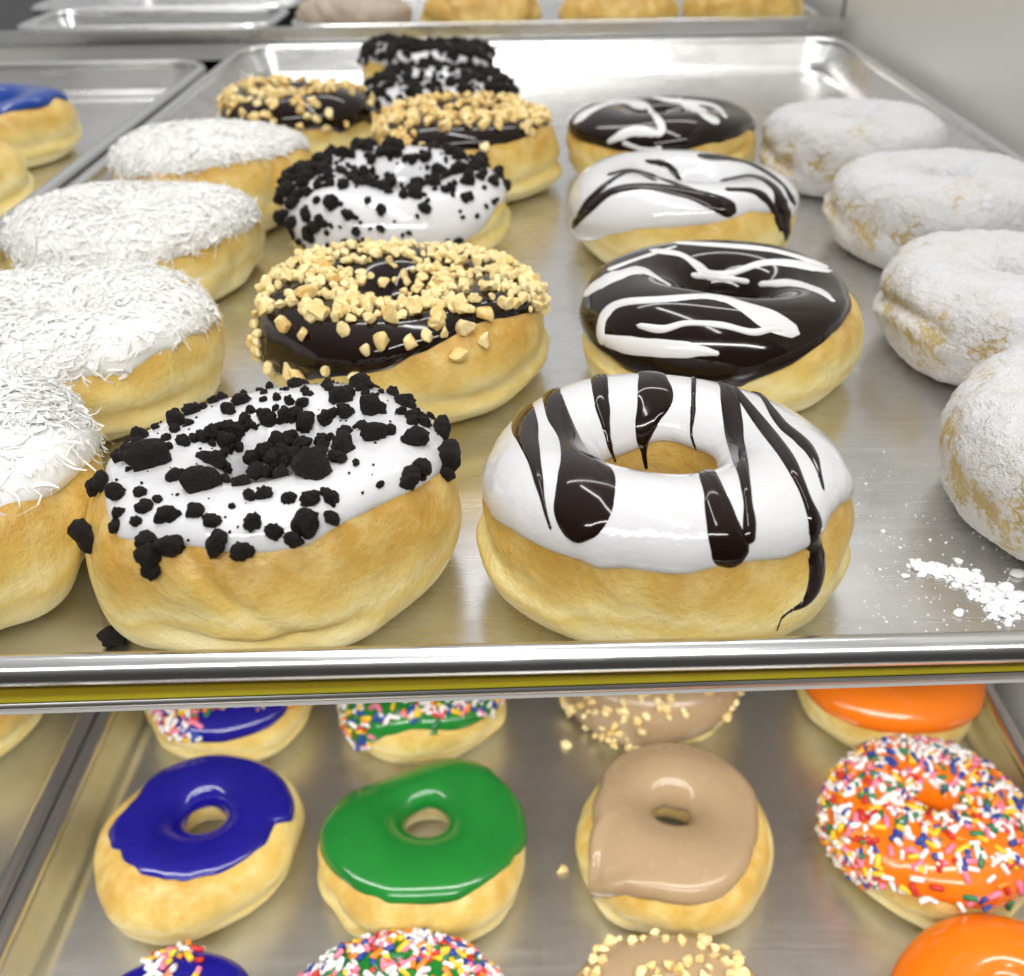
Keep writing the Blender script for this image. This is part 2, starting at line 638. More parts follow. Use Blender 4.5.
        u = u - .10 * np.sin(2 * PI * u) / (2 * PI) * 2          # denser at both edges
        T = e[:, None] + (ti - e)[:, None] * u[None]
        A = np.repeat(a[:, None], nk, 1)
        P, N = s.base(A, T, False)
        d1 = (T - e[:, None]) / soft
        d2 = (ti[:, None] - T) / .25
        prof = lambda d: np.sqrt(np.clip(1 - (1 - np.clip(d, 0, 1)) ** 2, 0, 1))
        th = thick * prof(d1) * prof(d2) * (1 + bead * np.exp(-((d1 - 1.0) / .7) ** 2)) - .0006 * (1 - prof(d1)) - .0004 * (1 - prof(d2))
        th = th * (1 + .12 * s.w_mid(P * .5))
        Q = P + N * th[..., None]
        v = Q.reshape(-1, 3)
        f = grid_faces(na, nk, False)
        f = [tuple(reversed(q)) for q in f]
        s._add(v, f)
        s.ic = (a, e, ti, thick)
        o = link_mesh(name, v, f, MAT[mat], s.root)
        s.ic_v = v.reshape(na, nk, 3)
        s.ic_n = N
        s.icing_obj = o
        return o

    def hit(s, px, py):
        loc, nrm, idx, dist = s.bvh().ray_cast(CAM, ray(px, py))
        if loc is None:
            return None
        if nrm.dot(loc - CAM) > 0:
            nrm = -nrm
        return loc, nrm

    def ribbon(s, pts, mat='drizzle_dark', h=.0009, name='drizzle', wscale=1.0, origin=(0, 0), scale=1.0, M_=46, K=9, back=0.0):
        """a strand of icing laid along the surface; pts = (x, y, width) in the zoomed photo"""
        P = np.array([(origin[0] + p[0] / scale, origin[1] + p[1] / scale, p[2] / scale * wscale) for p in pts], float)
        n = len(P)
        ext = np.vstack([2 * P[0] - P[1], P, 2 * P[-1] - P[-2]])
        out = []
        for q in np.linspace(0, n - 1 - 1e-6, M_):
            i = int(q)
            u = q - i
            p0, p1, p2, p3 = ext[i], ext[i + 1], ext[i + 2], ext[i + 3]
            out.append(.5 * ((2 * p1) + (-p0 + p2) * u + (2 * p0 - 5 * p1 + 4 * p2 - p3) * u * u + (-p0 + 3 * p1 - 3 * p2 + p3) * u ** 3))
        C = []
        for x, y, w in out:
            g = s.hit(x, y)
            if g:
                wv = 1 + (.09 * math.sin(len(C) * .33 + P[0][0]) + .05 * math.sin(len(C) * .71 + P[0][1])) * min(1, 9 / max(w, 1))
                C.append((g[0], g[1], max(w * wv, .4), x, y))
        if len(C) < 5:
            return None
        if back:                                 # carry the strand on over the far shoulder of the ring
            loc, nrm, w = C[0][0].copy(), C[0][1].copy(), C[0][2]
            tan = (C[0][0] - C[4][0]).normalized()
            extra = []
            for _ in range(8):
                q = loc + tan * (back / 8)
                r = s.bvh().find_nearest(q)
                if r[0] is None:
                    break
                nm = r[1] if r[1].dot(nrm) > 0 else -r[1]
                tan = (r[0] - loc).normalized()
                loc, nrm = r[0], nm
                extra.append((loc.copy(), nrm.copy(), w, 0, 0))
            C = extra[::-1] + C
        nn = len(C)
        # arc length for the round ends
        L = [0]
        for i in range(1, nn):
            L.append(L[-1] + (C[i][0] - C[i - 1][0]).length)
        V = []
        bv = s.bvh()
        for i in range(nn):
            loc, nrm, w, x, y = C[i]
            i0, i1 = max(0, i - 2), min(nn - 1, i + 2)
            tan = (C[i1][0] - C[i0][0])
            if tan.length < 1e-7:
                tan = Vector((0, 1, 0))
            nav = sum((C[k][1] for k in range(i0, i1 + 1)), Vector()).normalized()
            side = nav.cross(tan).normalized()
            a0 = proj(loc)
            a1 = proj(loc + side * .001)
            ppm = max(math.hypot(a1[0] - a0[0], a1[1] - a0[1]) / .001, .38 * F_PX / a0[2])
            hw = w / 2 / ppm
            for dd in (L[i], L[-1] - L[i]):
                if dd < hw:
                    hw *= math.sqrt(max(1 - (1 - dd / hw) ** 2, .02))
            hh = min(h, hw * .55)
            for k in range(K):
                u = -1 + 2 * k / (K - 1)
                q = loc + side * (u * hw)
                r = bv.find_nearest(q)
                if r[0] is None:
                    p, nm = q, nav
                else:
                    p, nm = r[0], r[1]
                    if nm.dot(nav) < 0:
                        nm = -nm
                if (p - q).length > .004:
                    p = q
                    nm = nav
                nm = (nm + nav).normalized()
                V.append(s.Mi @ (p + nm * (hh * math.sqrt(max(0, 1 - u * u)) * 1.0 - .00012 * abs(u))))
        f = []
        for i in range(nn - 1):
            for k in range(K - 1):
                f.append((i * K + k, i * K + k + 1, (i + 1) * K + k + 1, (i + 1) * K + k))
        return link_mesh(name, V, f, MAT[mat], s.root)

    # -- toppings -------------------------------------------------------
    def sample_icing(s, n, tmin_off=.02, keep=None, inner=True, clump=None):
        """random points (world P, N) on the icing"""
        na, nk = s.ic_v.shape[:2]
        res, tries = [], 0
        while len(res) < n and tries < n * 40:
            tries += 1
            i = s.rng.integers(na)
            j = s.rng.uniform(0, nk - 1.001)
            j0 = int(j)
            fr = j - j0
            p = s.ic_v[i, j0] * (1 - fr) + s.ic_v[i, j0 + 1] * fr
            # area weighting by radius and by section step
            wgt = math.hypot(p[0], p[1]) / s.Ro * np.linalg.norm(s.ic_v[i, j0 + 1] - s.ic_v[i, j0]) / (s.Ro * 2.6 / nk)
            if s.rng.random() > wgt:
                continue
            nm = s.ic_n[i, j0]
            P = s.M @ Vector(p)
            N = (s.M.to_3x3() @ Vector(nm)).normalized()
            if keep is not None:
                x, y, z = proj(P)
                if s.rng.random() > keep(x, y, p):
                    continue
            res.append((P, N))
        return res

    def pieces(s, kind, lst, cap=100):
        """lst of (P, N, radius, flat, sunk); the `cap` that show largest are parts of their own, the rest one part"""
        items = []
        for P, N, r, lay, sunk in lst:
            x, y, z = proj(P)
            vis = (CAM - P).normalized().dot(N)
            infr = -10 < x < 1034 and -10 < y < 986
            score = (r / z) * (1 if vis > -.1 else .2) * (1 if infr else .05)
            items.append((score, P, N, r, lay, sunk))
        items.sort(key=lambda q: -q[0])
        rest = []
        for k, (sc, P, N, r, lay, sunk) in enumerate(items):
            vf, me, mk = PIECE[kind][s.rng.integers(len(PIECE[kind]))]
            if lay:      # lies on its side, long axis in the surface
                q = N.to_track_quat('Z', 'Y') @ Quaternion((0, 0, 1), s.rng.uniform(0, 2 * PI)) @ Quaternion((0, 1, 0), s.rng.normal() * lay)
            else:
                q = rand_quat(s.rng)
            Wm = Matrix.Translation(P + N * (r * sunk)) @ q.to_matrix().to_4x4() @ Matrix.Diagonal((r, r, r, 1))
            Lm = s.Mi @ Wm
            if k < cap:
                o = bpy.data.objects.new(kind, me)
                COL.objects.link(o)
                o.parent = s.root
                o.matrix_local = Lm
            else:
                rest.append((vf, mk, Lm))
        if rest:
            mats = sorted({r[1] for r in rest})
            V, Fc, MI, k = [], [], [], 0
            for vf, mk, Lm in rest:
                m3 = np.array(Lm)
                vv = vf[0] @ m3[:3, :3].T + m3[:3, 3]
                V.append(vv)
                Fc += [tuple(i + k for i in q) for q in vf[1]]
                MI += [mats.index(mk)] * len(vf[1])
                k += len(vv)
            nm = {'cookie_crumb': 'crumb_topping', 'peanut_piece': 'peanut_topping', 'sprinkle': 'sprinkle_topping'}[kind]
            o = link_mesh(nm, np.concatenate(V), Fc, None, s.root, kind != 'peanut_piece', mats=[MAT[m] for m in mats], mat_idx=MI)
            tag(o, kind='stuff')

    def shreds(s, n, length=.010, keep=None):
        """grated coconut: one mass of thin curved shreds"""
        rng = s.rng
        pts = s.sample_icing(n, keep=keep)
        V, Fc, k = [], [], 0
        na, nk = s.ic_v.shape[:2]
        tufts = []
        for _ in range(150):                      # loose strands standing out round the edge
            i, j = rng.integers(na), rng.integers(2, 9)
            tufts.append((s.M @ Vector(s.ic_v[i, j]), (s.M.to_3x3() @ Vector(s.ic_n[i, j])).normalized()))
        for q_, (P, N) in enumerate(pts + tufts):
            l = length * rng.uniform(.25, 1.15)
            w = rng.uniform(.00013, .00042)
            curl = rng.uniform(-.2, .9)
            if rng.random() < .3:
                w, l = rng.uniform(.0005, .0011), l * .75
            q = N.to_track_quat('Z', 'Y') @ Quaternion((0, 0, 1), rng.uniform(0, 2 * PI))
            X, Y, Z = q @ Vector((1, 0, 0)), q @ Vector((0, 1, 0)), q @ Vector((0, 0, 1))
            up = rng.normal() * .13
            X = (X + Z * up).normalized()
            bend = rng.normal() * .8
            bz = rng.normal() * .12
            lift = abs(rng.normal()) * .0005 + .0001
            if q_ >= len(pts):
                X = (X + Z * rng.uniform(-.2, .9)).normalized()
                l *= 1.2
                lift = .0008
            nseg = 5
            tw = rng.normal() * .6
            for i in range(nseg):
                u = i / (nseg - 1) * 2 - 1
                c = P + Z * lift + X * (u * l / 2) + Y * (bend * l * (u * u - .4) * .5) + Z * (bz * l * (u * u - .4) * .5)
                a = tw * u
                Yr = Y * math.cos(a) + Z * math.sin(a)
                Zr = -Y * math.sin(a) + Z * math.cos(a)
                ww = w * (1 - .45 * u * u)
                for sy in (-1, 0, 1):            # a curled flake
                    V.append(s.Mi @ (c + Yr * (sy * ww) + Zr * (abs(sy) * curl * ww)))
            for i in range(nseg - 1):
                b = k + i * 3
                for j in range(2):
                    Fc.append((b + j, b + j + 1, b + 4 + j, b + 3 + j))
            k += nseg * 3
        o = link_mesh('coconut_shreds', V, Fc, MAT['coconut'], s.root)
        tag(o, kind='stuff')


# ------------------------------------------------------------------ sheet pans
def rrect(x0, x1, y0, y1, r, nc=10, ns=14):
    """points round a rounded rectangle, with straight sides subdivided"""
    pts = []
    cs = [((x1 - r, y0 + r), -PI / 2, (x1, y0 + r), (x1, y1 - r)), ((x1 - r, y1 - r), 0, None, None), ((x0 + r, y1 - r), PI / 2, None, None), ((x0 + r, y0 + r), PI, None, None)]
    arcs = []
    for (cx, cy), a0, _, _ in cs:
        arcs.append([(cx + r * math.cos(a0 + PI / 2 * i / nc), cy + r * math.sin(a0 + PI / 2 * i / nc)) for i in range(nc + 1)])
    for k in range(4):
        pts += arcs[k]
        p, q = arcs[k][-1], arcs[(k + 1) % 4][0]
        for i in range(1, ns):
            u = i / ns
            pts.append((p[0] * (1 - u) + q[0] * u, p[1] * (1 - u) + q[1] * u))
    return pts


def sheet_pan(name, label, x0, x1, y0, y1, z, depth=.024, taper=.016, cr=.028, mat='alu', rmat='alu_rim', bead=.0036, group=None, seed=0, skew=0.0):
    cx, cy = (x0 + x1) / 2, (y0 + y1) / 2
    root = empty(name, (cx, cy, z))

    def warp(V):                               # a knocked, slightly out-of-square front edge
        V = np.array(V, float)
        V[:, 1] += V[:, 0] * skew * np.clip((hy - V[:, 1]) / (2 * hy), 0, 1) ** 2
        return V
    tag(root, label, 'sheet pan', group)
    rng = np.random.default_rng(seed + 77)
    loops = []
    hx, hy = (x1 - x0) / 2, (y1 - y0) / 2

    def ring(inset, zz, r):
        return [(px, py, zz) for px, py in rrect(-hx + inset, hx - inset, -hy + inset, hy - inset, max(r, .004))]
    b = bead
    fr = .006
    prof = []                                   # (inset, z): outer skin from the rim down, then the floor
    prof.append((b * 1.6, depth - b * .6))
    prof.append((b * 1.9, depth - b * 1.2))
    for u in (.15, .35, .55, .75):
        prof.append((b * 1.9 + (taper - b * 1.9) * u, depth - b * 1.2 - (depth - b * 1.2 - fr) * u))
    for i in range(6):
        a = PI / 2 * i / 5
        prof.append((taper + fr * .9 * (1 - math.cos(a)) + .0005, fr * (1 - math.sin(a))))
    for e in (.03, .06, .1, .15):
        prof.append((taper + e, 0))
    V = []
    for ins, zz in prof:
        V += ring(ins, zz, cr - ins * .8)
    n = len(ring(0, 0, cr))
    V = np.array(V)
    Fc = []
    for k in range(len(prof) - 1):
        for i in range(n):
            j = (i + 1) % n
            Fc.append((k * n + i, k * n + j, (k + 1) * n + j, (k + 1) * n + i))
    Fc.append(tuple((len(prof) - 1) * n + i for i in range(n)))
    # slight dents of a used pan
    w = Waves(rng, 22)
    wall = np.clip(V[:, 2] / depth, 0, 1)
    V[:, :2] += (w(V) * .0005 * wall)[:, None]
    V = warp(V)
    # underside so that the sheet has a real thickness
    V2 = V.copy()
    V2[:, 2] -= .0011
    m = len(V)
    Fc2 = [tuple(reversed([i + m for i in q])) for q in Fc]
    link_mesh('pan_body', np.vstack([V, V2]), Fc + Fc2, MAT[mat], root)
    # rolled rim
    V, Fc = [], []
    nb = 14
    for i in range(nb):
        a = 2 * PI * i / nb
        V += ring(b + b * math.cos(a), depth - b + b * math.sin(a), cr - b * .5 - b * math.cos(a))
    for k in range(nb):
        k2 = (k + 1) % nb
        for i in range(n):
            j = (i + 1) % n
            Fc.append((k * n + i, k * n + j, k2 * n + j, k2 * n + i))
    Fc = [tuple(reversed(q)) for q in Fc]
    link_mesh('rolled_rim', warp(V), Fc, MAT[rmat], root)
    return root


def box(name, x0, x1, y0, y1, z0, z1, mat, parent=None, bevel=.001, rot=0, loc=None):
    bm = bmesh.new()
    bmesh.ops.create_cube(bm, size=1)
    c = Vector(((x0 + x1) / 2, (y0 + y1) / 2, (z0 + z1) / 2))
    for v in bm.verts:
        v.co = Vector((v.co.x * (x1 - x0), v.co.y * (y1 - y0), v.co.z * (z1 - z0)))
    if bevel:
        bmesh.ops.bevel(bm, geom=list(bm.edges), offset=bevel, segments=2, affect='EDGES')
    me = bpy.data.meshes.new(name)
    bm.to_mesh(me)
    bm.free()
    me.materials.append(MAT[mat])
    o = bpy.data.objects.new(name, me)
    COL.objects.link(o)
    o.location = c
    if parent is not None:
        o.parent = parent
        o.location = c - parent.location
    return o


def rod(name, p0, p1, r, mat, parent=None, n=16):
    p0, p1 = Vector(p0), Vector(p1)
    ax = (p1 - p0).normalized()
    s = ax.orthogonal().normalized()
    t = ax.cross(s)
    V = []
    for p in (p0, p1):
        for i in range(n):
            a = 2 * PI * i / n
            V.append(p + s * (r * math.cos(a)) + t * (r * math.sin(a)))
    Fc = [(i, (i + 1) % n, n + (i + 1) % n, n + i) for i in range(n)]
    Fc += [tuple(range(n - 1, -1, -1)), tuple(range(n, 2 * n))]
    return link_mesh(name, V, Fc, MAT[mat], parent)


LOW = -.2255                                  # floor of the lower pans
sheet_pan('sheet_pan', 'large aluminium sheet pan on the upper shelf holding coconut, cookie, drizzled and powdered doughnuts',
          -.2114, .2450, .1364, .7944, 0, seed=1, skew=.020, bead=.0032, group='sheet pans of doughnuts')
sheet_pan('sheet_pan', 'aluminium sheet pan at the upper left holding the doughnut with bright blue icing',
          -.675, -.2165, .085, .741, 0.0005, seed=2, group='sheet pans of doughnuts')
sheet_pan('sheet_pan', 'aluminium sheet pan on the lower shelf under the blue, green, tan and orange doughnuts',
          -.214, .238, .05, .72, LOW, seed=3, mat='alu_low', bead=.0045, group='sheet pans of doughnuts')
sheet_pan('sheet_pan', 'aluminium sheet pan at the lower left, cut by the frame, holding one pale doughnut',
          -.668, -.2143, .05, .72, LOW + .0006, bead=.0045, seed=4, mat='alu_low', group='sheet pans of doughnuts')
sheet_pan('sheet_pan', 'aluminium sheet pan at the very back holding brown pastries', -.180, .240, .812, 1.30, .0100, mat='alu_back', seed=5, group='sheet pans of doughnuts')
for k, (ya, yb, zz, lb) in enumerate(((.812, .905, .0115, 'narrow empty aluminium pan at the back left, right behind the silver rail'),
                                      (.911, 1.19, .0115, 'empty aluminium pan at the back left, behind the narrow empty one'))):
    sheet_pan('sheet_pan', lb, -.395 - .03 * k, -.190, ya, yb, zz, mat='alu_back', seed=6 + k, cr=.02, group='empty pans at the back left')

# shelves
sh = empty('display_shelf', (0, .14, 0), (0, 0, math.radians(1.75)))
tag(sh, 'steel upper shelf with a yellow strip and bright metal lip along its front edge', 'shelf')


def shelf_part(name, x0, x1, y0, y1, z0, z1, mat, bevel=.0006):
    return box(name, x0, x1, y0 + .14, y1 + .14, z0, z1, mat, sh, bevel)


shelf_part('shelf_plate', -.95, .235, .0130, .654, -.0060, -.0018, 'paint')
shelf_part('yellow_strip', -.95, .235, .0092, .0099, .0036, .0086, 'yellow', .0003)
shelf_part('yellow_lit_edge', -.95, .235, .0080, .0099, .0029, .0035, 'yellow_lit_edge', .0003)  # thin ledge added so the foot of the strip looks lit
rod('metal_lip', (-.95, .0099, .0013), (.235, .0099, .0013), .0014, 'chrome', sh)


bs = empty('display_shelf', (0, .8, 0))
tag(bs, 'dark back shelf behind the upper pans with a silver rail along its front', 'shelf')
box('riser_face', -.95, .248, .8035, .8110, -.006, .0240, 'riser', bs, .0006)
box('silver_rail', -.95, .248, .8005, .8075, .0245, .0340, 'alu_back', bs, .0012)
box('shelf_plate', -.95, .248, .8115, 1.5, -.006, .0088, 'dark', bs, .001)
ls = tag(box('display_shelf', -.95, .248, .03, .9, LOW - .012, LOW - .0016, 'shelf'), 'grey steel lower shelf under the trays of coloured doughnuts', 'shelf')
bk = tag(box('case_back_panel', -.95, .248, 1.52, 1.54, -.5, .05, 'wall'), 'low grey panel closing the back of the display case', 'panel')
bl = tag(box('lower_back_panel', -.95, .235, .905, .915, -.5, -.012, 'wall'), 'grey panel behind the lower shelf of the case', 'panel')

sw = empty('side_wall', (.2535, .5, 0))
tag(sw, 'grey laminate side wall of the display case with a vertical joint', 'wall')
box('wall_panel', .2535, .262, .10, .821, -.5, .45, 'wall', sw, .001)
box('wall_panel', .2535, .262, .827, 1.5, -.5, .45, 'wall', sw, .001)
box('joint_trim', .2525, .260, .8212, .8268, -.5, .45, 'joint', sw, .0005)

# ------------------------------------------------------------------ doughnuts of the upper pan
G_UP = 'ring doughnuts on the upper pan'
G_LO = 'ring doughnuts on the lower pan'
G_PW = 'powdered doughnuts along the right wall'

# --- white icing with chocolate drizzle, front right
Z8 = dict(origin=(460, 360), scale=2.438)
d = Donut('doughnut', 'large white iced doughnut with dark chocolate drizzle at the front of the upper pan', 'doughnut', .0343, .1965, .0460, .0380, seed=1, hole=.29, group=G_UP, wedge=(0, -.15))
d.dough(na=260, nt=110)
d.icing('white', trace=[(480, 470), (482, 487), (488, 502), (497, 518), (512, 531), (534, 544), (555, 553), (579, 561), (600, 567), (624, 571), (657, 574), (690, 573), (725, 569), (755, 563),
                        (780, 556), (800, 547), (818, 533), (829, 520), (840, 508), (850, 495), (853, 480)], edge=.2, var=.09, thick=.0018, t_in=PI * .87, na=300, nk=60, bead=.1, soft=.4)
for p in ([(150, 108, 60), (155, 150, 72), (165, 190, 60), (180, 240, 36), (195, 310, 20), (208, 370, 11), (222, 415, 8)],
          [(222, 82, 55), (242, 140, 62), (268, 185, 70), (296, 232, 110), (306, 275, 150), (302, 330, 158), (294, 380, 145), (288, 425, 120), (288, 446, 80)],
          [(340, 52, 44), (346, 105, 40), (357, 170, 20), (367, 215, 12), (380, 250, 9)],
          [(470, 40, 75), (476, 90, 92), (458, 140, 66), (448, 185, 40), (449, 230, 16), (455, 268, 9)],
          [(570, 52, 14), (568, 125, 13), (564, 180, 8), (576, 222, 6)],
          [(655, 72, 45), (664, 140, 50), (672, 200, 52), (690, 270, 32), (700, 330, 26), (706, 390, 34), (704, 450, 34)],
          [(600, 268, 46), (622, 325, 62), (640, 395, 82), (655, 450, 100), (664, 480, 100), (668, 504, 80)],
          [(682, 85, 26), (740, 160, 34), (795, 232, 40), (825, 290, 30), (848, 345, 27), (866, 395, 36), (866, 450, 44), (872, 510, 44), (862, 560, 36), (836, 595, 20), (808, 610, 9)],
          [(742, 95, 20), (785, 155, 30), (836, 200, 42), (866, 245, 24), (888, 320, 7)],
          [(812, 608, 9), (786, 628, 6), (772, 662, 5)]):
    d.ribbon(p, 'drizzle_dark', .00075, back=(.012 if p[0][1] < 115 else 0), **Z8)

# --- cookie crumb, front left
d = Donut('doughnut', 'large white iced doughnut with coarse black cookie crumbs, frontmost of its column', 'doughnut', -.0607, .1965, .0462, .0375, seed=2, hole=.2, group=G_UP, lump=1.25, wedge=(.05, -.15))
d.dough(na=260, nt=110)
d.icing('white', trace=[(96, 480), (101, 495), (107, 520), (117, 541), (150, 545), (183, 543), (212, 549), (240, 553), (275, 551), (306, 547), (339, 528), (372, 507), (398, 497), (421, 486), (440, 474), (454, 462), (462, 452)],
        edge=.3, var=.1, thick=.0016, na=300, nk=60)
CRUMB = [(60, 245, 55), (75, 405, 90), (95, 290, 60), (140, 305, 55), (145, 350, 35), (138, 382, 35), (150, 215, 45), (160, 165, 60), (200, 165, 50), (190, 185, 40), (230, 225, 105), (285, 130, 60), (260, 168, 30),
         (300, 180, 38), (320, 105, 45), (265, 190, 30), (335, 210, 18), (410, 102, 40), (440, 80, 45), (465, 100, 25), (385, 65, 45), (425, 40, 40), (515, 25, 50), (570, 40, 40), (620, 30, 35), (665, 30, 45), (735, 42, 65),
         (685, 72, 55), (770, 102, 72), (840, 85, 55), (810, 60, 35), (870, 75, 35), (900, 108, 35), (925, 150, 62), (860, 175, 76), (765, 162, 70), (700, 155, 45), (695, 195, 68), (645, 118, 48), (590, 85, 40), (575, 110, 40),
         (600, 130, 58), (505, 120, 55), (430, 150, 50), (405, 185, 55), (370, 225, 72), (345, 285, 95), (440, 280, 42), (330, 350, 48), (260, 360, 60), (210, 335, 48), (190, 370, 35), (240, 320, 28), (275, 265, 45), (295, 250, 22),
         (222, 455, 82), (215, 412, 55), (270, 430, 75), (385, 420, 66), (472, 375, 52), (520, 395, 45), (570, 410, 58), (600, 375, 72), (660, 362, 42), (660, 315, 50), (610, 320, 50), (560, 315, 42), (615, 250, 102), (540, 255, 45),
         (530, 185, 55), (520, 225, 55), (470, 220, 45), (590, 185, 60), (560, 165, 45), (650, 180, 45), (723, 230, 27), (845, 272, 58), (880, 262, 25), (875, 240, 60), (940, 215, 80), (935, 255, 45), (860, 130, 38), (365, 365, 22),
         (764, 232, 8), (483, 290, 9), (495, 75, 20), (530, 70, 25), (480, 250, 45), (560, 80, 30), (390, 145, 32), (370, 180, 22), (225, 485, 62), (500, 205, 50), (575, 215, 55), (640, 215, 55), (545, 210, 50), (400, 240, 40), (330, 75, 30), (300, 85, 24), (355, 80, 35), (460, 50, 30), (600, 60, 22)]
for _ in range(14):
    CRUMB.append((525 + d.rng.normal() * 62, 212 + d.rng.normal() * 30, d.rng.uniform(24, 46)))
lst = []
for zx, zy, sz in CRUMB:
    px, py = 60 + zx / 2.438, 370 + zy / 2.438
    g = d.hit(px, py)
    if g is None:
        dr = ray(px, py)
        c = d.M @ Vector((0, 0, d.H * .7))
        on = CAM + dr * (c - CAM).dot(dr)
        loc, nrm, idx, dist = d.bvh().find_nearest(on)
        rr = sz / 2.438 / 2 * .25 / F_PX
        g = (loc + (on - loc) * min(1, rr * .7 / max(dist, 1e-6)), nrm)
    loc, nrm = g
    ql = d.Mi @ loc
    if ql.z < .80 * d.H and math.hypot(ql.x, ql.y) < .45 * d.Ro:      # crumbs heaped over the hole
        dr = ray(px, py)
        tq = ((.84 - .0) * d.H - CAM.z) / dr.z
        loc, nrm = CAM + dr * tq, Vector((0, 0, 1))
    z = proj(loc)[2]
    r = sz / 2.438 / 2 * z / F_PX * 1.12
    lst.append((loc, nrm, r * .90, 0, .26))
for P, N in d.sample_icing(110, keep=lambda x, y, p: 1 if (p[1] > .012 or math.hypot(p[0], p[1]) < .02) else .12):
    lst.append((P, N, d.rng.uniform(.0005, .0018), 0, .3))
for P, N in d.sample_icing(130):
    lst.append((P, N, d.rng.uniform(.00018, .0005), 0, .3))
for P, N in d.sample_icing(22, keep=lambda x, y, p: 1 if (x > 300 and y < 500) else .35):
    lst.append((P, N, d.rng.uniform(.0012, .0026), 0, .3))
d.pieces('cookie_crumb', lst)

# --- chocolate and peanut, second row
d = Donut('doughnut', 'chocolate doughnut with chopped peanuts directly behind the frontmost cookie crumb doughnut', 'doughnut', -.0402, .3000, .0485, .0350, seed=3, group=G_UP, lump=1.5)
d.dough(na=220, nt=96)
d.icing('choc', trace=[(255, 318), (256, 340), (262, 365), (290, 378), (330, 380), (366, 375), (390, 366), (412, 354), (430, 346), (450, 338), (475, 327), (500, 319), (525, 314), (543, 306)], edge=.35, var=.1, thick=.0018)
NUTS_F = [(545, 335, 34), (600, 350, 40), (655, 340, 28), (710, 348, 36), (580, 340, 38), (770, 283, 46), (735, 298, 30), (820, 285, 44), (855, 275, 32), (610, 268, 32), (575, 255, 34), (880, 250, 46), (930, 262, 50), (915, 305, 44), (965, 285, 40),
          (515, 250, 30), (516, 300, 30), (520, 270, 26), (540, 215, 40), (640, 232, 44), (610, 195, 50), (690, 262, 34), (675, 232, 36), (785, 240, 44), (832, 226, 44), (730, 214, 36), (965, 228, 44), (920, 218, 40), (1005, 208, 36)]
lst = []
for zx, zy, sz in NUTS_F:
    g = d.hit(zx / 2, 200 + zy / 2)
    if g:
        z = proj(g[0])[2]
        lst.append((g[0], g[1], sz / 2 / 2 * z / F_PX * 1.12, 0, .35))


def keep_b2(x, y, p):
    if x < 425 and y > 322 and x > 262:
        return .0
    if x >= 425 and y > 312:
        return .15
    if 378 < x < 408 and 258 < y < 272:
        return .35
    return 1


for P, N in d.sample_icing(760, keep=keep_b2):
    lst.append((P, N, d.rng.uniform(.0014, .0030), 0, .40))
d.pieces('peanut_piece', lst)

# --- cookie crumb, third row
d = Donut('doughnut', 'white iced cookie crumb doughnut between the two peanut doughnuts of its column', 'doughnut', -.0545, .4280, .0490, .0340, seed=4, group=G_UP)
d.dough()
d.icing('white', trace=[(286, 205), (290, 235), (305, 250), (340, 256), (400, 252), (450, 245), (480, 232), (500, 212)], edge=.15, var=.1)
lst = [(P, N, d.rng.choice([.0009, .0014, .002, .0026, .0034]) * d.rng.uniform(.8, 1.15), 0, .35) for P, N in
       d.sample_icing(430, keep=lambda x, y, p: (1 if x < 330 else (.8 if y < 185 else .34)))]
d.pieces('cookie_crumb', lst)

# --- peanut, fourth row
d = Donut('doughnut', 'chocolate doughnut with chopped peanuts between the middle and the farthest cookie crumb doughnuts', 'doughnut', -.0260, .5160, .0483, .0365, seed=5, group=G_UP)
d.dough()
d.icing('choc', trace=[(384, 140), (395, 158), (420, 158), (450, 154), (480, 150), (510, 142), (535, 130), (550, 118)], edge=.4, var=.12)
lst = [(P, N, d.rng.uniform(.0022, .0038), 0, .36) for P, N in d.sample_icing(380, keep=lambda x, y, p: .08 if (y > 135 and x > 440) else (.3 if y > 128 and x > 415 else 1))]
d.pieces('peanut_piece', lst)

# --- two cookie crumb doughnuts at the back
for k, (x, y, lb) in enumerate(((-.0475, .6150, 'white iced cookie crumb doughnut directly before the farthest one of its column'),
                                (-.0595, .7130, 'farthest white iced cookie crumb doughnut, against the back wall of the pan'))):
    d = Donut('doughnut', lb, 'doughnut', x, y, .0458, .0335, seed=6 + 5 * k, hole=.26, group=G_UP)
    d.dough(na=140, nt=60)
    d.icing('white', edge=.3 + .25 * k, var=.12)
    lst = [(P, N, d.rng.choice([.0012, .0018, .0026, .0034]) * d.rng.uniform(.85, 1.15), 0, .35) for P, N in d.sample_icing(430)]
    d.pieces('cookie_crumb', lst)

# --- peanut at the back of the coconut column
d = Donut('doughnut', 'chocolate doughnut with chopped peanuts behind the farthest coconut doughnut', 'doughnut', -.1252, .5820, .0445, .0355, seed=7, group=G_UP)
d.dough(na=140, nt=60)
d.icing('choc', edge=.2, var=.12)
lst = [(P, N, d.rng.uniform(.0022, .0036), 0, .36) for P, N in d.sample_icing(270, keep=lambda x, y, p: .35 if x > 335 else 1)]
d.pieces('peanut_piece', lst)

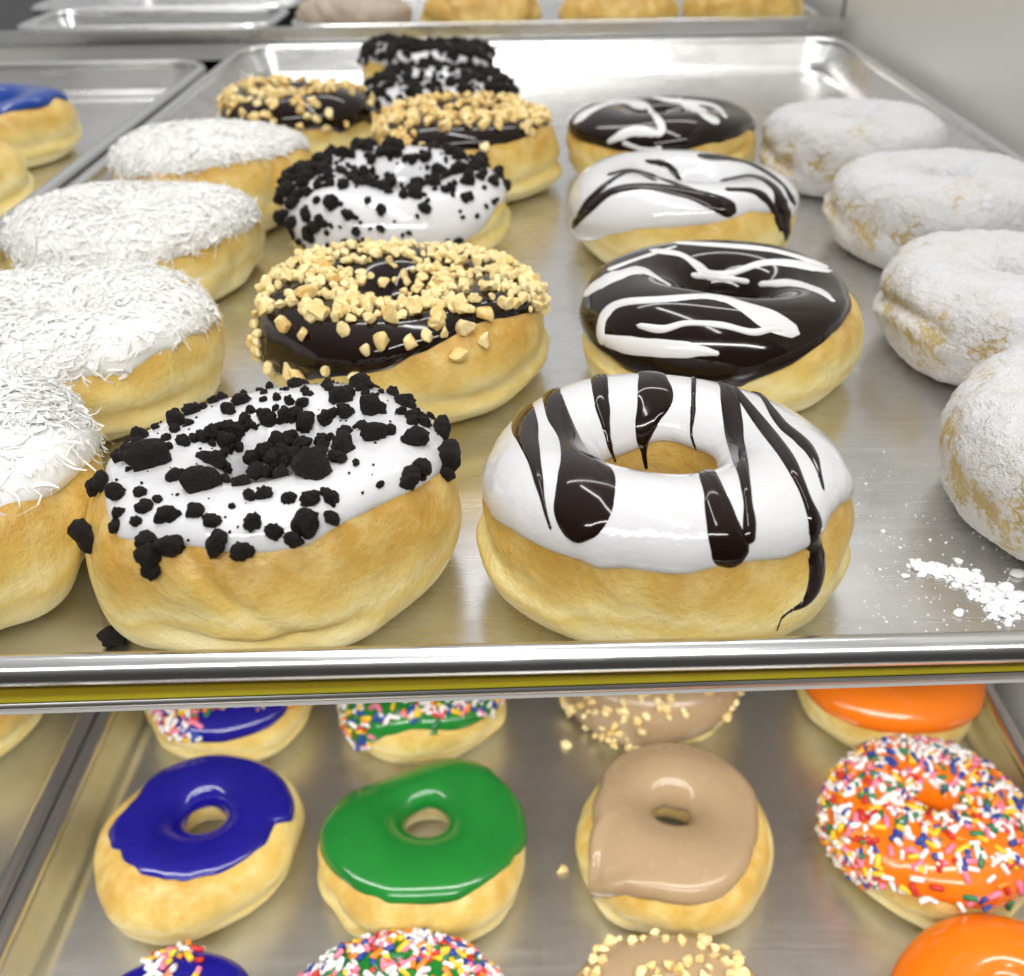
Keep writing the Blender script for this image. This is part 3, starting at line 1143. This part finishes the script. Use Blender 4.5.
# --- dark chocolate with white drizzle, second row
Z4 = dict(origin=(512, 200), scale=2.0)
d = Donut('doughnut', 'ring doughnut with dark chocolate icing and white drizzle just behind the front white one', 'doughnut', .0684, .3020, .0478, .0350, seed=8, hole=.24, group=G_UP)
d.dough(na=220, nt=96)
d.icing('choc', trace=[(581, 300), (584, 325), (597, 345), (612, 360), (627, 371), (660, 384), (700, 390), (742, 386), (770, 378), (792, 365), (815, 350), (832, 335), (846, 318), (852, 300)], edge=.3, var=.08, thick=.0018, na=260, nk=54)
for p in ([(142, 190, 14), (165, 172, 22), (210, 150, 20), (262, 142, 16), (318, 172, 8)],
          [(182, 290, 14), (176, 262, 14), (186, 228, 15), (220, 205, 16), (300, 198, 10), (400, 192, 12), (460, 210, 22), (520, 240, 34), (575, 268, 20)],
          [(180, 280, 20), (240, 292, 30), (320, 298, 30), (380, 302, 18), (415, 308, 7)],
          [(248, 250, 8), (300, 258, 14), (350, 246, 9), (420, 250, 10), (480, 264, 12), (520, 258, 10), (545, 262, 6)],
          [(275, 100, 8), (335, 108, 9), (370, 130, 12), (395, 150, 16), (440, 146, 12), (500, 126, 10), (560, 126, 12), (640, 142, 16)],
          [(358, 150, 8), (420, 155, 12), (475, 164, 7)],
          [(492, 168, 10), (560, 166, 16), (615, 182, 18), (645, 204, 8)],
          [(300, 84, 5), (420, 90, 7), (520, 100, 7), (600, 122, 9), (640, 138, 6)],
          [(190, 140, 7), (250, 118, 8), (330, 92, 5)]):
    d.ribbon(p, 'drizzle_white', .00045, wscale=1.35, **Z4)

# --- white with chocolate drizzle, third row
Z2 = dict(origin=(512, 0), scale=2.0)
d = Donut('doughnut', 'white iced doughnut with chocolate stripes between the two white drizzled chocolate doughnuts', 'doughnut', .0721, .4200, .0488, .0350, seed=9, hole=.24, group=G_UP)
d.dough()
d.icing('white', trace=[(570, 222), (577, 239), (605, 237), (640, 232), (690, 227), (727, 222), (750, 212), (775, 212), (792, 222), (797, 205)], edge=.3, var=.08)
for p in ([(118, 455, 16), (150, 420, 18), (200, 382, 16), (270, 372, 14), (350, 385, 20), (410, 405, 32), (448, 425, 34)],
          [(130, 430, 8), (165, 388, 10), (230, 345, 9), (290, 362, 7)],
          [(190, 350, 10), (240, 340, 10), (300, 358, 9), (400, 395, 8)],
          [(265, 322, 9), (310, 330, 12), (338, 362, 9)],
          [(370, 310, 9), (440, 318, 12), (490, 333, 13), (540, 368, 13), (568, 410, 9)],
          [(415, 362, 8), (480, 352, 16), (525, 375, 20), (545, 420, 24), (552, 478, 24)],
          [(425, 378, 6), (490, 384, 12), (525, 420, 14), (540, 462, 12)]):
    d.ribbon(p, 'drizzle_dark', .0006, wscale=1.25, **Z2)

# --- dark with white, fourth row
d = Donut('doughnut', 'farthest chocolate iced ring doughnut with smeared white drizzle, beside the back powdered one', 'doughnut', .0768, .5240, .0490, .0355, seed=10, hole=.24, group=G_UP)
d.dough()
d.icing('choc', trace=[(571, 135), (595, 147), (627, 152), (652, 157), (677, 155), (695, 149), (712, 145), (730, 140), (747, 131)], edge=.35, var=.1)
for p in ([(122, 245, 10), (160, 218, 18), (215, 203, 16), (270, 215, 14), (300, 255, 12), (285, 272, 10)],
          [(190, 285, 8), (240, 262, 18), (290, 268, 12)],
          [(330, 196, 8), (375, 222, 18), (415, 246, 14)],
          [(205, 196, 8), (260, 192, 8), (320, 200, 8), (400, 210, 10), (430, 236, 8)],
          [(220, 285, 6), (265, 300, 8), (300, 296, 6)]):
    d.ribbon(p, 'drizzle_white', .0004, wscale=1.4, **Z2)

# --- coconut column
for k, (x, y, Ro, H, tr, lb, n) in enumerate((
        (-.1540, .1960, .0465, .0360, [(102, 400), (98, 425), (95, 450), (80, 470), (65, 487), (35, 500), (0, 512)], 'coconut topped ring doughnut nearest the viewer, cut by the left edge of the photo', 2100),
        (-.1500, .2885, .0480, .0345, [(214, 322), (205, 335), (185, 336), (160, 352), (125, 377), (95, 374), (60, 380)], 'coconut topped ring doughnut second from the front in the left column, partly out of frame', 2000),
        (-.1571, .3860, .0486, .0350, [(12, 258), (25, 266), (60, 268), (150, 262), (200, 250), (235, 232), (258, 214)], 'coconut topped ring doughnut third from the front, wholly in view', 1900),
        (-.1488, .4800, .0481, .0370, [(117, 174), (160, 175), (215, 168), (260, 158), (295, 150), (313, 144)], 'farthest coconut topped ring doughnut in the left column', 1500))):
    d = Donut('doughnut', lb, 'doughnut', x, y, Ro, H, seed=20 + k, hole=.16, group='coconut doughnuts in the left column', lump=1.3)
    d.dough(na=200, nt=80)
    d.icing('coco_icing', trace=tr, edge=.35, var=.12, thick=.0019)
    d.shreds(int(n * 1.9), .0085, [lambda x, y, p: .08 if (y > 425 and x < 98) else 1, lambda x, y, p: .25 if (y > 318 and x > 95) else 1, None, None][k])

# --- powdered column
for k, (x, y, Ro, H, lb) in enumerate((
        (.1605, .2140, .0470, .0370, 'white powdered doughnut nearest the viewer at the right edge above the spilled sugar'),
        (.1725, .3110, .0465, .0360, 'white powdered doughnut second from the front against the right wall'),
        (.1815, .4135, .0458, .0372, 'white powdered doughnut third from the front with bare brown spots on its side'),
        (.1727, .5140, .0466, .0365, 'farthest white powdered doughnut in the back right corner of the pan'))):
    d = Donut('powdered_doughnut', lb, 'doughnut', x, y, Ro, H, seed=40 + k, hole=.13, group=G_PW, lump=.6, n=2.7, wedge=(0, -.05))
    d.w_hi2 = Waves(d.rng, 1400, 30)
    a = np.linspace(0, 2 * PI, 320, endpoint=False)
    t = np.linspace(-PI, PI, 150, endpoint=False)
    A, T = np.meshgrid(a, t, indexing='ij')
    P, N = d.base(A, T)
    P = P + N * (np.abs(d.w_hi2(P)) * .00016 + d.w_hi(P) * .00012)[..., None]
    o = link_mesh('sugared_dough', P.reshape(-1, 3), grid_faces(320, 150), MAT['powder'], d.root)

# ------------------------------------------------------------------ doughnuts of the lower pan
SPRR = .0027


def sprinkle_list(d, n, keep=None):
    return [(P, N, SPRR * d.rng.uniform(.8, 1.15), .35, .22 / 1) for P, N in d.sample_icing(n, keep=keep)]


def nut_list(d, n, keep=None):
    return [(P, N, d.rng.uniform(.0018, .0032), 0, .36) for P, N in d.sample_icing(n, keep=keep)]


d = Donut('doughnut', 'ring doughnut with plain glossy royal blue icing on the lower pan', 'doughnut', -.1441, .2620, .0443, .0285, LOW, seed=61, hole=.205, group=G_LO, wedge=(0, -.17), hole_off=.0075)
d.dough()
d.icing('blue', trace=[(122, 778), (109, 796), (103, 815), (106, 835), (120, 855), (150, 878), (175, 879), (200, 879), (235, 866), (262, 850), (275, 828), (292, 822), (293, 806), (287, 786), (272, 768)], edge=.55, var=.16, thick=.0015, lobes=16)
d = Donut('doughnut', 'ring doughnut with plain glossy green icing on the lower pan', 'doughnut', -.0446, .2590, .0450, .0285, LOW, seed=62, hole=.205, group=G_LO, wedge=(0, -.17), hole_off=.0075)
d.dough()
d.icing('green', trace=[(320, 850), (330, 870), (350, 882), (365, 897), (390, 907), (420, 909), (450, 900), (475, 892), (500, 872), (515, 858), (525, 845), (526, 830)], edge=.4, var=.14, thick=.0015, lobes=14)
d = Donut('doughnut', 'ring doughnut with plain smooth tan maple icing on the lower pan', 'doughnut', .0649, .2610, .0440, .0300, LOW, seed=63, hole=.235, group=G_LO, wedge=(0, -.17), hole_off=.0075)
d.dough()
d.icing('maple', trace=[(596, 800), (593, 830), (592, 870), (598, 895), (625, 897), (655, 903), (690, 906), (720, 898), (740, 880), (752, 850), (757, 820), (755, 798)], edge=.35, var=.06, thick=.0026, bead=.5)
d = Donut('doughnut', 'ring doughnut with orange icing all covered in mixed sprinkles on the lower pan', 'doughnut', .1784, .2640, .0440, .0340, LOW, seed=64, hole=.18, group=G_LO, wedge=(0, -.15), hole_off=.004)
d.dough()
d.icing('orange', trace=[(830, 850), (850, 868), (870, 885), (895, 888), (940, 902), (980, 908), (1010, 905)], edge=.2, var=.08)
d.pieces('sprinkle', sprinkle_list(d, 940, lambda x, y, p: 0 if math.hypot(p[0], p[1] - .004) < .0085 else (.25 if (y > 870 and x > 900) else (.6 if y > 830 and x > 880 else 1))))
d = Donut('doughnut', 'ring doughnut with blue icing and sprinkles directly behind the plain blue one', 'doughnut', -.1499, .3510, .0435, .0318, LOW, seed=65, hole=.22, group=G_LO)
d.dough()
d.icing('blue', trace=[(156, 715), (165, 730), (190, 740), (215, 742), (245, 738), (270, 728), (285, 716), (292, 705)], edge=.5, var=.1)
d.pieces('sprinkle', sprinkle_list(d, 800, lambda x, y, p: 1 if (y < 716 - (x - 190) * .1 or x < 200) else .01))
d = Donut('doughnut', 'ring doughnut with green icing and sprinkles directly behind the plain green one', 'doughnut', -.0525, .3500, .0437, .0318, LOW, seed=66, hole=.22, group=G_LO)
d.dough()
d.icing('green', trace=[(345, 715), (355, 740), (365, 748), (385, 738), (410, 733), (440, 732), (470, 727), (490, 715), (498, 704)], edge=.5, var=.1)
d.pieces('sprinkle', sprinkle_list(d, 800, lambda x, y, p: 1 if (y < 722 - (x - 360) * .05 or x < 375) else .03))
d = Donut('doughnut', 'ring doughnut with tan maple icing and chopped peanuts behind the plain maple one', 'doughnut', .0677, .3590, .0450, .0350, LOW, seed=67, hole=.24, group=G_LO)
d.dough()
d.icing('maple', trace=[(575, 715), (590, 738), (610, 748), (640, 745), (680, 742), (710, 730), (728, 712), (735, 700)], edge=.45, var=.1)
d.pieces('peanut_piece', nut_list(d, 230, lambda x, y, p: 1 if x < 630 else (.6 if y < 722 else .15)))
d = Donut('doughnut', 'ring doughnut with plain orange icing and no sprinkles under the shelf edge', 'doughnut', .1875, .3520, .0455, .0345, LOW, seed=68, hole=.24, group=G_LO)
d.dough()
d.icing('orange', trace=[(812, 700), (825, 715), (850, 725), (880, 733), (920, 735), (950, 732), (975, 715), (982, 700)], edge=.5, var=.06)
d = Donut('doughnut', 'blue iced doughnut with a patch of white sprinkles at the bottom edge', 'doughnut', -.1320, .1640, .0425, .0345, LOW, seed=69, hole=.22, group=G_LO)
d.dough()
d.icing('blue', edge=.55, var=.1)
d.pieces('sprinkle', sprinkle_list(d, 300, lambda x, y, p: 1 if (145 < x < 200) else (.4 if y > 985 else 0)))
d = Donut('doughnut', 'ring doughnut hidden under dense mixed sprinkles at the bottom edge of the photo', 'doughnut', -.0471, .1680, .0425, .0350, LOW, seed=70, hole=.22, group=G_LO)
d.dough()
d.icing('green', edge=.35, var=.1)
d.pieces('sprinkle', sprinkle_list(d, 1100))
d = Donut('doughnut', 'ring doughnut with tan icing and chopped peanuts at the bottom edge of the photo', 'doughnut', .0524, .1690, .0425, .0350, LOW, seed=71, hole=.22, group=G_LO)
d.dough()
d.icing('maple', edge=.4, var=.1)
d.pieces('peanut_piece', nut_list(d, 190))
d = Donut('doughnut', 'ring doughnut with plain orange icing at the bottom right corner of the photo', 'doughnut', .1745, .1760, .0425, .0345, LOW, seed=72, hole=.22, group=G_LO)
d.dough()
d.icing('orange', edge=.2, var=.08)
d = Donut('doughnut', 'pale doughnut with sprinkles at its edge in the lower left pan, cut by the frame', 'doughnut', -.2930, .3430, .0450, .0355, LOW, seed=73, hole=.22)
d.dough()
d.icing('white', edge=.7, var=.1)
d.pieces('sprinkle', sprinkle_list(d, 250))

# --- left pan of the upper shelf
G_L = 'doughnuts in the left pan'
d = Donut('doughnut', 'ring doughnut with bright blue icing in the left pan of the upper shelf', 'doughnut', -.3010, .5800, .0420, .0355, .0005, seed=80, group=G_L)
d.dough()
d.icing('bluecyan', trace=[(0, 115), (25, 110), (45, 106), (56, 100)], edge=.5, var=.1)
d = Donut('doughnut', 'golden doughnut side cut by the left edge, in front of the bright blue one', 'doughnut', -.2850, .4800, .0390, .0320, .0005, seed=81, group=G_L)
d.dough()


# ------------------------------------------------------------------ pastries at the back
def pastry(label, x, y, lx, ly, h, mat, seed, fold=.004, z=.0105):
    rng = np.random.default_rng(seed)
    root = empty('pastry', (x, y, z), (0, 0, rng.normal() * .06))
    tag(root, label, 'pastry', 'brown pastries at the back')
    na, nt = 110, 56
    a = np.linspace(0, 2 * PI, na, endpoint=False)
    t = np.linspace(-PI / 2, PI / 2, nt)
    A, T = np.meshgrid(a, t, indexing='ij')
    n = 2.7
    X = spow(np.cos(T), 2 / n) * spow(np.cos(A), 2 / n) * lx / 2
    Y = spow(np.cos(T), 2 / n) * spow(np.sin(A), 2 / n) * ly / 2
    Z = h / 2 + h / 2 * spow(np.sin(T), 2 / 2.2)
    P = np.stack([X, Y, Z], -1)
    w1, w2, w3 = Waves(rng, 60), Waves(rng, 160), Waves(rng, 420)
    C = np.array([0, 0, h * .45])
    D = P - C
    D /= np.linalg.norm(D, axis=-1)[..., None]
    gro = np.exp(-((np.sin(X * 2 * PI / .036 + w1(P) * 1.2 + Y * 40)) / .35) ** 2)
    P = P + D * (w1(P) * .002 + w2(P) * .0010 + w3(P) * .0004 - fold * gro * np.clip(Z / h, 0, 1))[..., None]
    P[..., 2] = np.maximum(P[..., 2], 0)
    link_mesh('crust', P.reshape(-1, 3), grid_faces(na, nt, False), MAT[mat], root)
    return root


pastry('flat greyish sugared pastry at the back, leftmost in its pan', -.132, .866, .098, .085, .040, 'sugarbun', 1, .002)
pastry('golden crinkled pastry at the back, between the greyish one and the two brown buns', -.028, .864, .106, .085, .043, 'bun', 2, .004)
pastry('brown bun at the back standing directly left of the rightmost pastry', .083, .866, .097, .085, .042, 'bun', 3, .003)
pastry('rightmost brown pastry at the back beside the wall', .183, .864, .096, .085, .042, 'bun', 4, .003)


# ------------------------------------------------------------------ crumbs and spills
def floor_pt(px, py, z):
    dr = ray(px, py)
    return CAM + dr * ((z - CAM.z) / dr.z)


rng = np.random.default_rng(5)
V, Fc, k = [], [], 0


def add_lump(p, r, flat):
    global k
    v, f = CR[rng.integers(len(CR))] if r > .0006 else SMALL
    q = np.array(rand_quat(rng).to_matrix())
    vv = (v @ q.T) * np.array([r, r, r * flat]) + np.array(p) + np.array([0, 0, r * flat * .7])
    V.append(vv)
    Fc.extend([tuple(i + k for i in fc) for fc in f])
    k += len(vv)


SMALL = ico(1)
trail = [(914, 566), (930, 570), (945, 572), (962, 580), (978, 588), (992, 598), (1004, 608), (1012, 620)]
for i in range(520):
    u = rng.uniform(0, len(trail) - 1.001)
    a0, b0 = trail[int(u)], trail[int(u) + 1]
    fr = u - int(u)
    wd = 3 + 9 * (u / len(trail))
    x = a0[0] * (1 - fr) + b0[0] * fr + rng.normal() * wd * 1.15
    y = a0[1] * (1 - fr) + b0[1] * fr + rng.normal() * wd * .7
    add_lump(floor_pt(x, y, 0), rng.choice([.0002, .0003, .0005, .0008, .0013]) * rng.uniform(.7, 1.3), .38)
for x, y, r in ((916, 568, .0019), (922, 575, .0015), (905, 577, .0012), (959, 614, .0017), (958, 562, .0012), (1005, 590, .0022), (1016, 598, .0025), (1008, 612, .0020), (998, 604, .0018), (985, 592, .0016),
                (883, 532, .0008), (900, 548, .0006), (880, 570, .0006), (866, 484, .0006), (884, 452, .0005), (930, 540, .0005), (886, 622, .0005), (976, 572, .0012), (1018, 575, .0022)):
    add_lump(floor_pt(x, y, 0), r, .42)
for i in range(240):
    add_lump(floor_pt(rng.uniform(855, 1020), rng.uniform(470, 632), 0), rng.uniform(.00012, .00035), .6)
tag(link_mesh('powdered_sugar', np.concatenate(V), Fc, MAT['sugar']), 'spill of white powdered sugar on the pan floor before the nearest powdered doughnut', 'sugar', kind='stuff')


def loose(kind, px, py, r, z, label, cat):
    vf, me, mk = PIECE[kind][rng.integers(len(PIECE[kind]))]
    o = bpy.data.objects.new(kind, me)
    COL.objects.link(o)
    o.matrix_world = Matrix.Translation(floor_pt(px, py, z) + Vector((0, 0, r * .5))) @ rand_quat(rng).to_matrix().to_4x4() @ Matrix.Diagonal((r, r, r, 1))
    tag(o, label, cat)


loose('cookie_crumb', 117, 642, .0032, 0, 'black cookie crumb lying on the pan under the front cookie crumb doughnut', 'crumb')
loose('peanut_piece', 562, 872, .0028, LOW, 'peanut piece lying on the lower pan left of the plain maple doughnut', 'peanut piece')
loose('peanut_piece', 566, 745, .0034, LOW, 'peanut piece lying on the lower pan beside the back peanut doughnut', 'peanut piece')

# ------------------------------------------------------------------ light
W = bpy.data.worlds.new('World')
SC.world = W
W.use_nodes = True
nt = W.node_tree
bg = nt.nodes['Background']
tc = nt.nodes.new('ShaderNodeTexCoord')
# the shop: bright ceiling and back, darker towards the viewer's side and the floor
dp = nt.nodes.new('ShaderNodeVectorMath')
dp.operation = 'DOT_PRODUCT'
dp.inputs[1].default_value = (0, .55, .835)
nt.links.new(tc.outputs['Generated'], dp.inputs[0])
mr = nt.nodes.new('ShaderNodeMapRange')
mr.inputs['From Min'].default_value = -1
mr.inputs['From Max'].default_value = 1
nt.links.new(dp.outputs['Value'], mr.inputs['Value'])
cr_ = nt.nodes.new('ShaderNodeValToRGB')
nt.links.new(mr.outputs[0], cr_.inputs[0])
e = cr_.color_ramp.elements
e[0].position, e[0].color = .20, (.10, .095, .09, 1)
e[1].position, e[1].color = .95, (1, 1, 1, 1)
m_ = e.new(.62)
m_.color = (.34, .335, .33, 1)
nt.links.new(cr_.outputs[0], bg.inputs['Color'])
bg.inputs['Strength'].default_value = .61


def area(name, loc, target, sx_, sy_, power, col=(1, .985, .96)):
    l = bpy.data.lights.new(name, 'AREA')
    l.shape = 'RECTANGLE'
    l.size, l.size_y = sx_, sy_
    l.energy = power
    l.color = col
    o = bpy.data.objects.new(name, l)
    COL.objects.link(o)
    o.location = loc
    dirv = Vector(target) - Vector(loc)
    o.rotation_euler = dirv.to_track_quat('-Z', 'Y').to_euler()
    return o


area('ceiling_tube_light', (0, -.75, 1.0), (0, .3, -.1), 1.7, .045, 14.5)
area('ceiling_tube_light', (-.1, .30, 1.45), (0, .35, 0), 1.7, .07, 10.5)
area('ceiling_tube_light', (0, 1.25, 1.30), (0, .5, 0), 1.7, .07, 6)
area('shelf_strip_light', (0, .19, -.018), (0, .27, LOW), .8, .015, 1.0)

vs = SC.view_settings
vs.view_transform = 'Standard'
vs.look = 'None'
vs.exposure = 0
vs.gamma = 1
SC.cycles.max_bounces = 8
